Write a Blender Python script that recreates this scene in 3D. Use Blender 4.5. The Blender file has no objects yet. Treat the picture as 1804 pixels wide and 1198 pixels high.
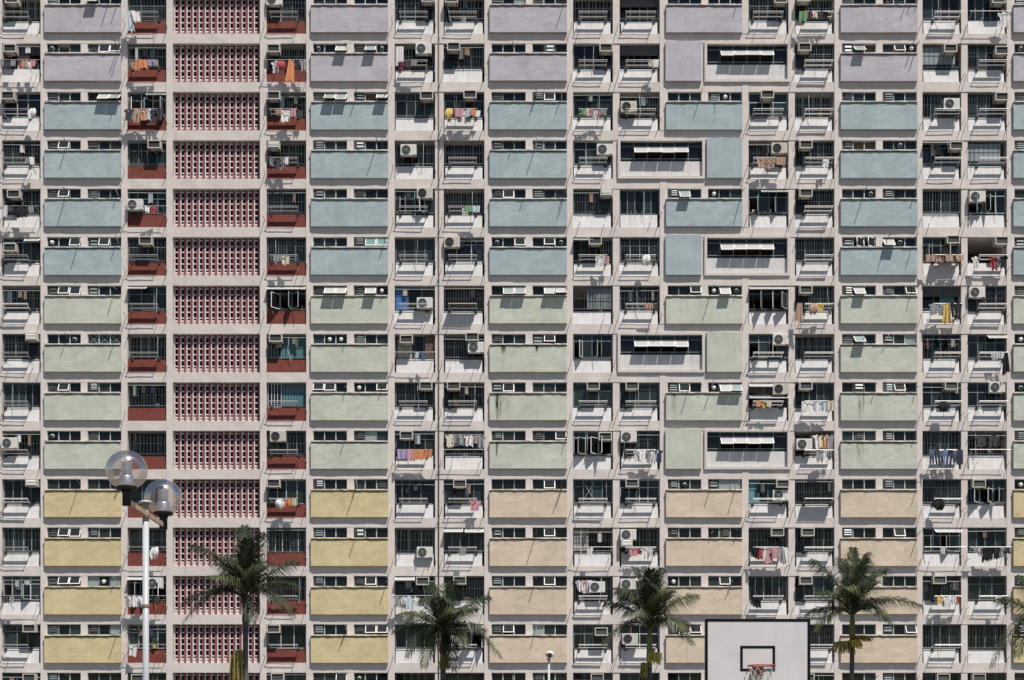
import bpy, bmesh, math, random
from mathutils import Vector, Matrix
R = math.radians
rnd = random.Random(7)
sc = bpy.context.scene
C = sc.collection

# ---------------------------------------------------------------- camera, sky, sun, exposure
S = 31.6            # photo pixels per metre on the facade plane (y = 0)
D = 90.0            # camera distance from the facade
F = S * D           # focal length in photo pixels
HZ = 1330.0         # photo row of the horizon
EYE = 1.6
cam = bpy.data.cameras.new('camera')
cam.sensor_width = 36.0
cam.lens = 36.0 * F / 1804.0
cam.shift_y = (HZ - 599.0) / 1804.0
cam.clip_start = 0.1
cam.clip_end = 3000
camo = bpy.data.objects.new('camera', cam)
camo.location = (0, -D, EYE)
camo.rotation_euler = (R(90), 0, 0)
C.objects.link(camo)
sc.camera = camo

SUN = Vector((0.66, -1.0, 2.2)).normalized()          # towards the sun
world = bpy.data.worlds.new('World')
sc.world = world
world.use_nodes = True
wn = world.node_tree.nodes
sky = wn.new('ShaderNodeTexSky')
sky.sky_type = 'NISHITA'
sky.sun_disc = False
sky.sun_elevation = math.asin(SUN.z)
sky.sun_rotation = math.atan2(SUN.x, SUN.y)
sky.air_density = 1.3
sky.dust_density = 0.7
sky.ozone_density = 3.0
world.node_tree.links.new(sky.outputs[0], wn['Background'].inputs[0])
wn['Background'].inputs[1].default_value = 0.055
sl = bpy.data.lights.new('sun', 'SUN')
sl.energy = 5.0
sl.angle = R(0.53)
sl.color = (1.0, 0.93, 0.85)
so = bpy.data.objects.new('sun', sl)
so.rotation_euler = SUN.to_track_quat('Z', 'Y').to_euler()
so.location = (30, -60, 90)
C.objects.link(so)
vs = sc.view_settings
vs.view_transform = 'Standard'
vs.look = 'None'
vs.gamma = 1
vs.use_curve_mapping = False
vs.exposure = 0.34
sc.cycles.max_bounces = 6
sc.cycles.transparent_max_bounces = 16

# ---------------------------------------------------------------- helpers
def X(px): return (px - 902.0) / S
def Z(py): return EYE + (HZ - py) / S
def TAN(z): return (z - EYE) / D

def nd(nt, t, **kw):
    n = nt.nodes.new(t)
    for k, v in kw.items():
        setattr(n, k, v)
    return n

def mat(name, col, rough=0.8, var=0.0, vscale=3.0, bump=0.0, bscale=12.0, stretch=(1, 1, 1), metal=0.0, streak=0.0, dirt=(0.18, 0.16, 0.14), stains=None, spec=0.3, trowel=0.0):
    m = bpy.data.materials.new(name)
    m.use_nodes = True
    nt = m.node_tree
    b = nt.nodes['Principled BSDF']
    b.inputs['Base Color'].default_value = (*col, 1)
    b.inputs['Roughness'].default_value = rough
    b.inputs['Metallic'].default_value = metal
    b.inputs['Specular IOR Level'].default_value = spec
    L = nt.links.new
    geo = nd(nt, 'ShaderNodeNewGeometry')
    out = None
    if var > 0:
        n = nd(nt, 'ShaderNodeTexNoise')
        n.inputs['Scale'].default_value = vscale
        n.inputs['Detail'].default_value = 5
        n.inputs['Roughness'].default_value = 0.65
        L(geo.outputs['Position'], n.inputs['Vector'])
        mr = nd(nt, 'ShaderNodeMapRange')
        mr.inputs[1].default_value = 0.3
        mr.inputs[2].default_value = 0.7
        mr.inputs[3].default_value = 1 - var
        mr.inputs[4].default_value = 1 + var * 0.6
        L(n.outputs[0], mr.inputs[0])
        mx = nd(nt, 'ShaderNodeMix', data_type='RGBA', blend_type='MULTIPLY')
        mx.inputs[0].default_value = 1
        mx.inputs[6].default_value = (*col, 1)
        L(mr.outputs[0], mx.inputs[7])
        out = mx.outputs[2]
    if streak > 0:
        mp = nd(nt, 'ShaderNodeMapping')
        mp.inputs['Scale'].default_value = (3.2, 1.0, 0.22)
        L(geo.outputs['Position'], mp.inputs[0])
        n = nd(nt, 'ShaderNodeTexNoise')
        n.inputs['Scale'].default_value = 1.6
        n.inputs['Detail'].default_value = 6
        n.inputs['Roughness'].default_value = 0.7
        L(mp.outputs[0], n.inputs['Vector'])
        mr = nd(nt, 'ShaderNodeMapRange')
        mr.inputs[1].default_value = 0.5
        mr.inputs[2].default_value = 0.78
        mr.inputs[3].default_value = 0
        mr.inputs[4].default_value = streak
        L(n.outputs[0], mr.inputs[0])
        mx = nd(nt, 'ShaderNodeMix', data_type='RGBA')
        L(mr.outputs[0], mx.inputs[0])
        if out: L(out, mx.inputs[6])
        else: mx.inputs[6].default_value = (*col, 1)
        mx.inputs[7].default_value = (*dirt, 1)
        out = mx.outputs[2]
    for st in (stains or []):
        # st = (x, half width, z top, z bottom, colour, strength) in object space: a run of dirt water
        x0, hw, z0, z1, sc_, a = st
        tc = nd(nt, 'ShaderNodeTexCoord')
        sx = nd(nt, 'ShaderNodeSeparateXYZ')
        L(tc.outputs['Object'], sx.inputs[0])
        mp = nd(nt, 'ShaderNodeMapping')
        mp.inputs['Scale'].default_value = (9, 1, 0.9)
        L(tc.outputs['Object'], mp.inputs[0])
        n = nd(nt, 'ShaderNodeTexNoise')
        n.inputs['Scale'].default_value = 1.5
        n.inputs['Detail'].default_value = 4
        L(mp.outputs[0], n.inputs['Vector'])
        s1 = nd(nt, 'ShaderNodeMath', operation='SUBTRACT'); L(sx.outputs[0], s1.inputs[0]); s1.inputs[1].default_value = x0
        s2 = nd(nt, 'ShaderNodeMath', operation='ABSOLUTE'); L(s1.outputs[0], s2.inputs[0])
        m1 = nd(nt, 'ShaderNodeMapRange'); L(s2.outputs[0], m1.inputs[0])
        m1.inputs[1].default_value = hw; m1.inputs[2].default_value = hw * 0.2; m1.inputs[3].default_value = 0; m1.inputs[4].default_value = 1
        m2 = nd(nt, 'ShaderNodeMapRange'); L(sx.outputs[2], m2.inputs[0])
        m2.inputs[1].default_value = z1; m2.inputs[2].default_value = z0; m2.inputs[3].default_value = 0.0; m2.inputs[4].default_value = 1.0
        m3 = nd(nt, 'ShaderNodeMath', operation='MULTIPLY'); L(m1.outputs[0], m3.inputs[0]); L(m2.outputs[0], m3.inputs[1])
        m4 = nd(nt, 'ShaderNodeMapRange'); L(n.outputs[0], m4.inputs[0])
        m4.inputs[1].default_value = 0.35; m4.inputs[2].default_value = 0.6
        m5 = nd(nt, 'ShaderNodeMath', operation='MULTIPLY'); L(m3.outputs[0], m5.inputs[0]); L(m4.outputs[0], m5.inputs[1])
        m6 = nd(nt, 'ShaderNodeMath', operation='MULTIPLY', use_clamp=True); L(m5.outputs[0], m6.inputs[0]); m6.inputs[1].default_value = a
        mx = nd(nt, 'ShaderNodeMix', data_type='RGBA')
        L(m6.outputs[0], mx.inputs[0])
        if out: L(out, mx.inputs[6])
        else: mx.inputs[6].default_value = (*col, 1)
        mx.inputs[7].default_value = (*sc_, 1)
        out = mx.outputs[2]
    if out:
        L(out, b.inputs['Base Color'])
    if bump > 0:
        mp = nd(nt, 'ShaderNodeMapping')
        mp.inputs['Scale'].default_value = stretch
        L(geo.outputs['Position'], mp.inputs[0])
        n = nd(nt, 'ShaderNodeTexNoise')
        n.inputs['Scale'].default_value = bscale
        n.inputs['Detail'].default_value = 4
        n.inputs['Distortion'].default_value = 0.8
        L(mp.outputs[0], n.inputs['Vector'])
        bp = nd(nt, 'ShaderNodeBump')
        bp.inputs['Strength'].default_value = 1.0
        bp.inputs['Distance'].default_value = bump
        L(n.outputs[0], bp.inputs['Height'])
        if trowel > 0:
            mp2 = nd(nt, 'ShaderNodeMapping')
            mp2.inputs['Scale'].default_value = (0.8, 1, 1.5)
            mp2.inputs['Rotation'].default_value = (0, R(18), 0)
            L(geo.outputs['Position'], mp2.inputs[0])
            n2 = nd(nt, 'ShaderNodeTexNoise')
            n2.inputs['Scale'].default_value = 7.0
            n2.inputs['Detail'].default_value = 3
            n2.inputs['Distortion'].default_value = 1.8
            L(mp2.outputs[0], n2.inputs['Vector'])
            n3 = nd(nt, 'ShaderNodeTexNoise')      # where the rendering is rough and where it is smooth
            n3.inputs['Scale'].default_value = 0.35
            L(geo.outputs['Position'], n3.inputs['Vector'])
            r3 = nd(nt, 'ShaderNodeMapRange')
            r3.inputs[1].default_value = 0.35; r3.inputs[2].default_value = 0.65; r3.inputs[3].default_value = 0.25; r3.inputs[4].default_value = 1.0
            L(n3.outputs[0], r3.inputs[0])
            b2 = nd(nt, 'ShaderNodeBump')
            b2.inputs['Distance'].default_value = trowel
            L(r3.outputs[0], b2.inputs['Strength'])
            L(n2.outputs[0], b2.inputs['Height'])
            L(bp.outputs[0], b2.inputs['Normal'])
            L(b2.outputs[0], b.inputs['Normal'])
        else:
            L(bp.outputs[0], b.inputs['Normal'])
    return m

def glass(name, tint, dust=(0.1, 0.12, 0.12), dustf=0.15, refl=0.55, rough=0.03, gcol=(1, 1, 1)):
    m = bpy.data.materials.new(name)
    m.use_nodes = True
    nt = m.node_tree
    nt.nodes.remove(nt.nodes['Principled BSDF'])
    o = nt.nodes['Material Output']
    tr = nd(nt, 'ShaderNodeBsdfTransparent'); tr.inputs[0].default_value = (*tint, 1)
    df = nd(nt, 'ShaderNodeBsdfDiffuse'); df.inputs[0].default_value = (*dust, 1)
    gl = nd(nt, 'ShaderNodeBsdfGlossy'); gl.inputs['Roughness'].default_value = rough; gl.inputs[0].default_value = (*gcol, 1)
    m1 = nd(nt, 'ShaderNodeMixShader'); m1.inputs[0].default_value = dustf
    nt.links.new(tr.outputs[0], m1.inputs[1]); nt.links.new(df.outputs[0], m1.inputs[2])
    fr = nd(nt, 'ShaderNodeFresnel'); fr.inputs[0].default_value = 1.5
    mm = nd(nt, 'ShaderNodeMath', operation='MULTIPLY'); mm.inputs[1].default_value = refl
    nt.links.new(fr.outputs[0], mm.inputs[0])
    m2 = nd(nt, 'ShaderNodeMixShader')
    nt.links.new(mm.outputs[0], m2.inputs[0]); nt.links.new(m1.outputs[0], m2.inputs[1]); nt.links.new(gl.outputs[0], m2.inputs[2])
    nt.links.new(m2.outputs[0], o.inputs[0])
    return m

class MB:
    def __init__(s): s.v = []; s.f = []
    def quad(s, a, b, c, d):
        i = len(s.v); s.v += [tuple(a), tuple(b), tuple(c), tuple(d)]; s.f.append((i, i + 1, i + 2, i + 3)); return s
    def box(s, x0, x1, y0, y1, z0, z1):
        i = len(s.v)
        s.v += [(x0, y0, z0), (x1, y0, z0), (x1, y1, z0), (x0, y1, z0), (x0, y0, z1), (x1, y0, z1), (x1, y1, z1), (x0, y1, z1)]
        for q in ((0, 3, 2, 1), (4, 5, 6, 7), (0, 1, 5, 4), (1, 2, 6, 5), (2, 3, 7, 6), (3, 0, 4, 7)):
            s.f.append(tuple(i + k for k in q))
        return s
    def ring(s, x0, x1, z0, z1, t, y0, y1):      # a rectangular frame
        s.box(x0, x1, y0, y1, z0, z0 + t); s.box(x0, x1, y0, y1, z1 - t, z1)
        s.box(x0, x0 + t, y0, y1, z0 + t, z1 - t); s.box(x1 - t, x1, y0, y1, z0 + t, z1 - t)
        return s
    def tube(s, pts, r, n=6, caps=True):
        pts = [Vector(p) for p in pts]
        rs = r if isinstance(r, (list, tuple)) else [r] * len(pts)
        base = len(s.v)
        for k, p in enumerate(pts):
            d = (pts[min(k + 1, len(pts) - 1)] - pts[max(k - 1, 0)]).normalized()
            u = d.cross(Vector((0, 0, 1)))
            if u.length < 0.05: u = d.cross(Vector((1, 0, 0)))
            u.normalize(); w = d.cross(u)
            for a in range(n):
                t = 2 * math.pi * a / n
                s.v.append(tuple(p + (u * math.cos(t) + w * math.sin(t)) * rs[k]))
        for k in range(len(pts) - 1):
            for a in range(n):
                b = (a + 1) % n
                s.f.append((base + k * n + a, base + k * n + b, base + (k + 1) * n + b, base + (k + 1) * n + a))
        if caps:
            s.f.append(tuple(base + a for a in range(n))[::-1])
            s.f.append(tuple(base + (len(pts) - 1) * n + a for a in range(n)))
        return s
    def lathe(s, prof, n=20, c=(0, 0, 0), axis='z'):
        base = len(s.v)
        for (r, h) in prof:
            for a in range(n):
                t = 2 * math.pi * a / n
                p = (r * math.cos(t), r * math.sin(t), h) if axis == 'z' else (r * math.cos(t), h, r * math.sin(t))
                s.v.append((p[0] + c[0], p[1] + c[1], p[2] + c[2]))
        for k in range(len(prof) - 1):
            for a in range(n):
                b = (a + 1) % n
                s.f.append((base + k * n + a, base + k * n + b, base + (k + 1) * n + b, base + (k + 1) * n + a))
        return s
    def mesh(s, name):
        me = bpy.data.meshes.new(name)
        me.from_pydata(s.v, [], s.f)
        me.update()
        return me
    def build(s, name, m, parent=None, loc=(0, 0, 0), smooth=False):
        me = s.mesh(name)
        me.materials.append(m)
        if smooth:
            for p in me.polygons: p.use_smooth = True
        return put(name, me, parent, loc)

def put(name, me, parent=None, loc=(0, 0, 0), rot=(0, 0, 0), scale=(1, 1, 1)):
    o = bpy.data.objects.new(name, me)
    o.location = loc; o.rotation_euler = rot; o.scale = scale
    if parent: o.parent = parent
    C.objects.link(o)
    return o

def thing(name, label, cat, loc=(0, 0, 0), group=None, rot=(0, 0, 0)):
    o = put(name, None, None, loc, rot)
    tag(o, label, cat, group)
    return o

def tag(o, label, cat, group=None):
    o['label'] = label; o['category'] = cat
    if group: o['group'] = group

def bevel(o, w=0.008, seg=2):
    b = o.modifiers.new('bevel', 'BEVEL'); b.width = w; b.segments = seg; b.limit_method = 'ANGLE'
    return o

def copy_thing(root, loc, label):
    r = root.copy(); C.objects.link(r); r.location = loc; r['label'] = label
    for ch in root.children:
        c = ch.copy(); C.objects.link(c); c.parent = r
        for g in ch.children:
            d = g.copy(); C.objects.link(d); d.parent = c
    return r

_unit = {}
def unit(m):                                   # shared unit cube in a material
    if m.name not in _unit:
        me = MB().box(-.5, .5, -.5, .5, -.5, .5).mesh('block_' + m.name)
        me.materials.append(m)
        _unit[m.name] = me
    return _unit[m.name]

def block(name, m, parent, x0, x1, y0, y1, z0, z1, rot=(0, 0, 0)):
    return put(name, unit(m), parent, ((x0 + x1) / 2, (y0 + y1) / 2, (z0 + z1) / 2), rot, (x1 - x0, y1 - y0, z1 - z0))

# ---------------------------------------------------------------- materials
M = {}
M['concrete'] = mat('painted_concrete', (0.55, 0.508, 0.483), 0.9, 0.10, 1.3, 0.010, 5, (1, 1, 1.6), trowel=0.008, streak=0.34, dirt=(0.33, 0.28, 0.24))
M['pier'] = mat('painted_pier', (0.565, 0.518, 0.493), 0.9, 0.09, 1.7, 0.008, 6, streak=0.22, dirt=(0.33, 0.28, 0.24))
M['white'] = mat('white_parapet_paint', (0.555, 0.55, 0.55), 0.8, 0.12, 1.4, 0.004, 8, streak=0.5, dirt=(0.27, 0.26, 0.25))
M['red'] = mat('dark_red_parapet_paint', (0.135, 0.033, 0.024), 0.8, 0.2, 2.5, 0.004, 8, streak=0.3, dirt=(0.09, 0.04, 0.035))
PC = {'lav': (0.402, 0.388, 0.425), 'blue': (0.320, 0.385, 0.408), 'green': (0.448, 0.476, 0.412), 'yellow': (0.525, 0.448, 0.262), 'tan': (0.545, 0.462, 0.358)}
def panelmat(k, stains=None):
    n = 'panel_paint_' + k
    return mat(n, PC[k], 0.85, 0.15, 0.7, 0.010, 3.6, (0.7, 1, 1.25), streak=0.34, dirt=tuple(c * 0.62 for c in PC[k]), stains=stains, trowel=0.016)
for k in PC: M['panel_' + k] = panelmat(k)
def ledge_of(c): return tuple(0.45 * a + 0.55 * b for a, b in zip(c, (0.60, 0.55, 0.48)))
for k in PC: M['ledge_' + k] = mat('ledge_paint_' + k, ledge_of(PC[k]), 0.85, 0.15, 3, 0.006, 9)
M['frame'] = mat('grey_teal_window_frame', (0.16, 0.20, 0.205), 0.5, 0.15, 4)
M['alu'] = mat('aluminium_window_frame', (0.40, 0.45, 0.45), 0.45, 0.15, 5)
M['sash'] = mat('white_window_sash', (0.78, 0.77, 0.75), 0.5, 0.06, 8)
M['dark'] = mat('dark_metal', (0.035, 0.037, 0.04), 0.6, 0.3, 8)
M['bar'] = mat('dark_window_bar', (0.06, 0.07, 0.07), 0.6)
M['steel'] = mat('dull_steel_rail', (0.42, 0.42, 0.42), 0.45, 0.2, 7, metal=0.4)
M['wsteel'] = mat('white_rail_paint', (0.76, 0.73, 0.72), 0.5, 0.1, 7)
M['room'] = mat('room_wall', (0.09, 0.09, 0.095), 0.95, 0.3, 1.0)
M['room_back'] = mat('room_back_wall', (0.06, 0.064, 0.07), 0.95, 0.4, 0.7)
M['ac'] = mat('cream_metal_casing', (0.47, 0.445, 0.395), 0.55, 0.14, 5, streak=0.25, dirt=(0.30, 0.24, 0.17))
M['acw'] = mat('white_metal_casing', (0.58, 0.57, 0.545), 0.5, 0.08, 5, streak=0.15, dirt=(0.35, 0.32, 0.28))
M['fin'] = mat('dark_coil_grille', (0.055, 0.062, 0.068), 0.6, 0.3, 20)
M['rust'] = mat('rusty_bracket', (0.17, 0.11, 0.075), 0.8, 0.4, 12)
M['lred'] = mat('dusty_red_lattice_paint', (0.215, 0.078, 0.090), 0.85, 0.15, 2, 0.004, 10)
M['lwhite'] = mat('pale_lattice_paint', (0.62, 0.55, 0.54), 0.85, 0.12, 3, 0.004, 10)
M['pipe'] = mat('grey_drainpipe', (0.085, 0.08, 0.08), 0.6, 0.2, 4)
M['gd'] = glass('dark_window_glass', (0.26, 0.32, 0.34), (0.030, 0.036, 0.045), 0.20)
M['gt'] = glass('teal_window_glass', (0.26, 0.36, 0.38), (0.065, 0.095, 0.105), 0.35)
M['gl'] = glass('light_frosted_glass', (0.40, 0.48, 0.48), (0.36, 0.43, 0.43), 0.62)
M['gc'] = glass('tinted_clear_glass', (0.36, 0.42, 0.42), (0.16, 0.18, 0.18), 0.12)
M['gw'] = glass('dusty_white_glass', (0.38, 0.44, 0.44), (0.60, 0.61, 0.60), 0.60)
M['gp'] = glass('teal_poster_glass', (0.2, 0.4, 0.4), (0.20, 0.36, 0.36), 0.7)
M['lamp_glass'] = glass('smoky_globe_plastic', (0.90, 0.87, 0.86), (0.42, 0.38, 0.37), 0.09, 0.7, 0.16, (0.95, 0.84, 0.78))
M['cream'] = mat('cream_curtain', (0.42, 0.41, 0.38), 0.9)
M['greyc'] = mat('grey_curtain', (0.20, 0.22, 0.23), 0.9)
M['tealc'] = mat('teal_sheet', (0.10, 0.22, 0.25), 0.8)
M['bluec'] = mat('blue_sheet', (0.05, 0.14, 0.32), 0.8)
M['brownc'] = mat('brown_door', (0.12, 0.08, 0.06), 0.8, 0.2, 5)
M['frost'] = mat('ribbed_grey_blind', (0.22, 0.26, 0.28), 0.7, 0.1, 6)
COLS = {'W': ('white', (0.78, 0.77, 0.76)), 'K': ('black', (0.022, 0.022, 0.026)), 'G': ('grey', (0.30, 0.31, 0.33)), 'B': ('blue', (0.10, 0.19, 0.40)), 'N': ('navy', (0.035, 0.055, 0.11)),
        'R': ('red', (0.55, 0.035, 0.05)), 'O': ('orange', (0.78, 0.24, 0.035)), 'Y': ('yellow', (0.78, 0.50, 0.04)), 'P': ('pink', (0.62, 0.26, 0.32)), 'C': ('pale blue', (0.50, 0.62, 0.70)),
        'E': ('green', (0.16, 0.42, 0.16)), 'M': ('maroon', (0.22, 0.03, 0.07)), 'T': ('tan', (0.50, 0.30, 0.20)), 'L': ('lilac', (0.42, 0.30, 0.58)), 'D': ('charcoal', (0.07, 0.07, 0.08)), 'I': ('cream', (0.66, 0.60, 0.46)), 'J': ('denim blue', (0.10, 0.15, 0.23))}
for k, (n, c) in COLS.items():
    gy = sum(c) / 3
    c = tuple((.72 * v + .28 * gy) * .78 for v in c)
    M['c' + k] = mat('cloth_' + n.replace(' ', '_'), c, 0.95, 0.12, 9)

# ---------------------------------------------------------------- ground
g = MB().quad((-600, -900, 0), (600, -900, 0), (600, 600, 0), (-600, 600, 0)).build('ground', mat('warm_paving', (0.125, 0.12, 0.115), 0.9, 0.15, 0.3))
g['kind'] = 'structure'
ct = MB().quad((-14, -92, 0.004), (14, -92, 0.004), (14, -58, 0.004), (-14, -58, 0.004)).build('court_surface', mat('court_paint', (0.13, 0.12, 0.11), 0.85, 0.15, 0.6))
ct['kind'] = 'structure'

# ---------------------------------------------------------------- building frame
PITCH = 85.27
def TOP(k): return Z(76.5 + PITCH * (k - 1))          # opening top of storey k
NROW = 15
BH = 17.2 / S                                          # beam height
OH = PITCH / S - BH                                    # opening height
# openings and panels, left and right edge in photo pixels
COLX = {-1: (-73, -4), 0: (3.5, 71.6), 1: (79.6, 214), 2: (224.4, 293.3), 3: (304.3, 458), 4: (469.4, 539.5), 5: (548.2, 683.8), 6: (695.2, 766.4), 7: (781.5, 853.4), 8: (862.6, 998.9),
        9: (1009.5, 1079.8), 10: (1091.6, 1162.4), 11: (1173, 1307.3), 12: (1318.6, 1389.3), 13: (1400.6, 1470.0), 14: (1480.2, 1615.3), 15: (1625, 1693.8), 16: (1704.8, 1773.6), 17: (1784, 1919), 18: (1930, 2000)}
COLX = {k: (X(a), X(b)) for k, (a, b) in COLX.items()}
PANELS = (1, 5, 8, 11, 14, 17)
BALC = (0, 2, 4, 6, 7, 9, 10, 12, 13, 15, 16)
BIGL = (3, 7)                                          # big window over column 10 and half of 11
BIGR = (1, 5, 9)                                       # big window over half of 11 and column 12
XL, XR = COLX[-1][0] - 0.5, COLX[18][1] + 0.5
DEPTH = 3.0

bld = thing('apartment_building', 'tall pastel apartment block with rows of coloured panels, barred balconies and red lattice screens', 'apartment building', (0, 0, 0))

def wavy_bar(name, x0, x1, y0, y1, z0, z1, m, n, amp, vertical=False):
    """a long box whose front face is slightly uneven, like hand rendered concrete"""
    mb = MB()
    for i in range(n + 1):
        t = i / n
        a, b = rnd.uniform(-amp, amp), rnd.uniform(-amp, amp)
        e0, e1 = rnd.uniform(-amp, amp) * .5, rnd.uniform(-amp, amp) * .5
        if vertical:
            z = z0 + (z1 - z0) * t
            mb.v += [(x0 + e0, y0 + a, z), (x1 + e1, y0 + b, z), (x1, y1, z), (x0, y1, z)]
        else:
            x = x0 + (x1 - x0) * t
            mb.v += [(x, y0 + a, z0 + e0), (x, y0 + b, z1 + e1), (x, y1, z1), (x, y1, z0)]
    for i in range(n):
        p, q = i * 4, i * 4 + 4
        for k in range(4):
            j = (k + 1) % 4
            mb.f.append((p + k, p + j, q + j, q + k) if vertical else (p + j, p + k, q + k, q + j))
    mb.f.append((3, 2, 1, 0) if vertical else (0, 1, 2, 3))
    e = n * 4
    mb.f.append((e, e + 1, e + 2, e + 3) if vertical else (e + 3, e + 2, e + 1, e))
    return mb

for k in range(0, NROW + 1):
    wavy_bar('floor_beam', XL, XR, 0, DEPTH, TOP(k), TOP(k) + BH, M['concrete'], 90, 0.010).build('floor_beam', M['concrete'], bld)
MB().box(XL, XR, 0.0, DEPTH, TOP(0) + BH + .002, TOP(0) + BH + 3.2).build('parapet_wall', M['concrete'], bld)
MB().box(XL, XR, 0.0, DEPTH, 0, TOP(NROW) - .002).build('base_wall', M['concrete'], bld)
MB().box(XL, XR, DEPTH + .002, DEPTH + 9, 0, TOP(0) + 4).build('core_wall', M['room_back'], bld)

def gap(a, b): return (COLX[a][1], COLX[b][0])
for i in range(-1, 18):
    x0, x1 = gap(i, i + 1)
    flush = (i, i + 1) in ((6, 7), (9, 10), (12, 13), (15, 16))
    nextpanel = (i in PANELS) or (i + 1 in PANELS)
    y0 = 0.03 if flush else -0.022
    rows = [k for k in range(NROW + 1) if not (k in BIGL and (i, i + 1) == (10, 11)) and not (k in BIGR and (i, i + 1) == (11, 12))]
    if (i, i + 1) in ((10, 11), (11, 12)) or flush:
        mb = MB()
        for k in rows:
            if k == NROW: continue
            q = wavy_bar('', x0, x1, y0, DEPTH, TOP(k) - OH + .001, TOP(k) - .001 if flush else TOP(k) + BH - .001, None, 5, .006, True)
            b = len(mb.v); mb.v += q.v; mb.f += [tuple(b + a for a in f) for f in q.f]
        if (i, i + 1) == (6, 7):          # a dark joint runs down this pair of piers
            pass
        mb.build('column', M['pier'], bld)
    else:
        wavy_bar('', x0, x1, y0, DEPTH - .01, 0.01, TOP(0) + BH + 3, None, 60, .006, True).build('column', M['pier'], bld)
# drainpipe in front of the piers between the fourth and fifth balcony columns
xp = X(773.0)
dp = MB().tube([(xp, -0.03, 0.02), (xp, -0.03, TOP(0) + 3)], 0.026, 8)
dpo = dp.build('drainpipe', M['pipe'], bld, smooth=True)
for k in range(NROW):
    MB().lathe([(0.03, -.05), (0.042, -.04), (0.042, .04), (0.03, .05)], 8, (xp, -0.03, TOP(k) + BH * .5)).build('collar', M['pipe'], dpo)

ROWKIND = lambda k: 'lav' if k < 2 else 'blue' if k < 6 else 'green' if k < 10 else 'yellow'
def pk(k, c):
    r = ROWKIND(k)
    return 'tan' if (r == 'yellow' and c in (8, 11, 14)) else r

# ---------------------------------------------------------------- strip windows and coloured panels
STRIP = {
 1: "l..|w.. fc.|loo l..|.ww lo.|l.. lo.|l.. f.o|lo. loo|l.. ..f|xxx lo.|L.. f..|l.. ...|... loo|l.. loo|tft l.t|l.t l..|...",
 5: "...|... f.w|lwf lww|lnw L..|L.. l..|l.. ...|Lpp lww|lwf tff|l.. oo.|f.o ...|ltt L..|t.l l..|L.. l..|lo. l..|loo ..o|f..",
 8: "l.t|l.. ...|.L. l..|Lo. l..|l.. lo.|l.. f.o|.of .ww|.ww l..|lo. lo.|... l..|l.o ...|.o. l..|.o. l..|.o. lo.|t.. ...|l..",
 11: "...|... ...|... ...|lf. ...|... Lw.|f.. ...|... ..o|fwf ...|... lo.|fww ...|... lf.|ltt l..|.l. f..|to. loo|... ...|...",
 14: "l..|ft. Lwn|.of l..|L.t lnn|.f. ..f|l.. lss|wf. Lw.|l.o lw.|l.t .L.|Lo. tlt|l.. ...|Lt. L..|.o. ...|... ...|l.o ...|l..",
 17: "l..|... f..|... l..|... l..|... ...|... l..|... l..|... f..|... f..|... L..|... f..|... L..|... L..|... L..|... ...|...",
}
STRIP = {c: s.split(' ') for c, s in STRIP.items()}
WH = 18.6 / S                              # strip window height
PT, PB = 22.6 / S, 68.0 / S                # panel top and bottom below the opening top
def slats(mb, x0, x1, z0, z1, y0, n, d=.03):
    for i in range(n):
        z = z0 + (z1 - z0) * (i + .5) / n
        h = (z1 - z0) / n * .3
        mb.quad((x0, y0 - d, z - h), (x1, y0 - d, z - h), (x1, y0 + .0, z + h), (x0, y0, z + h))
    return mb

def open_sash(parent, x0, x1, ztop, h, ang, ymid, gm):
    """top hung sash pushed outwards: white frame and its pane, both turned about the top edge"""
    rot = (R(-ang), 0, 0)
    fr = MB().ring(x0 + .008, x1 - .008, -h, 0, .035, -.02, .02).build('sash', M['sash'], parent, (0, ymid, ztop))
    fr.rotation_euler = rot
    p = Matrix.Rotation(R(-ang), 3, 'X') @ Vector(((x0 + x1) / 2, 0, -h / 2))
    put('pane', unit(gm), parent, (p.x, p.y + ymid, p.z + ztop), rot, (x1 - x0 - .08, .008, h - .07))

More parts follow.
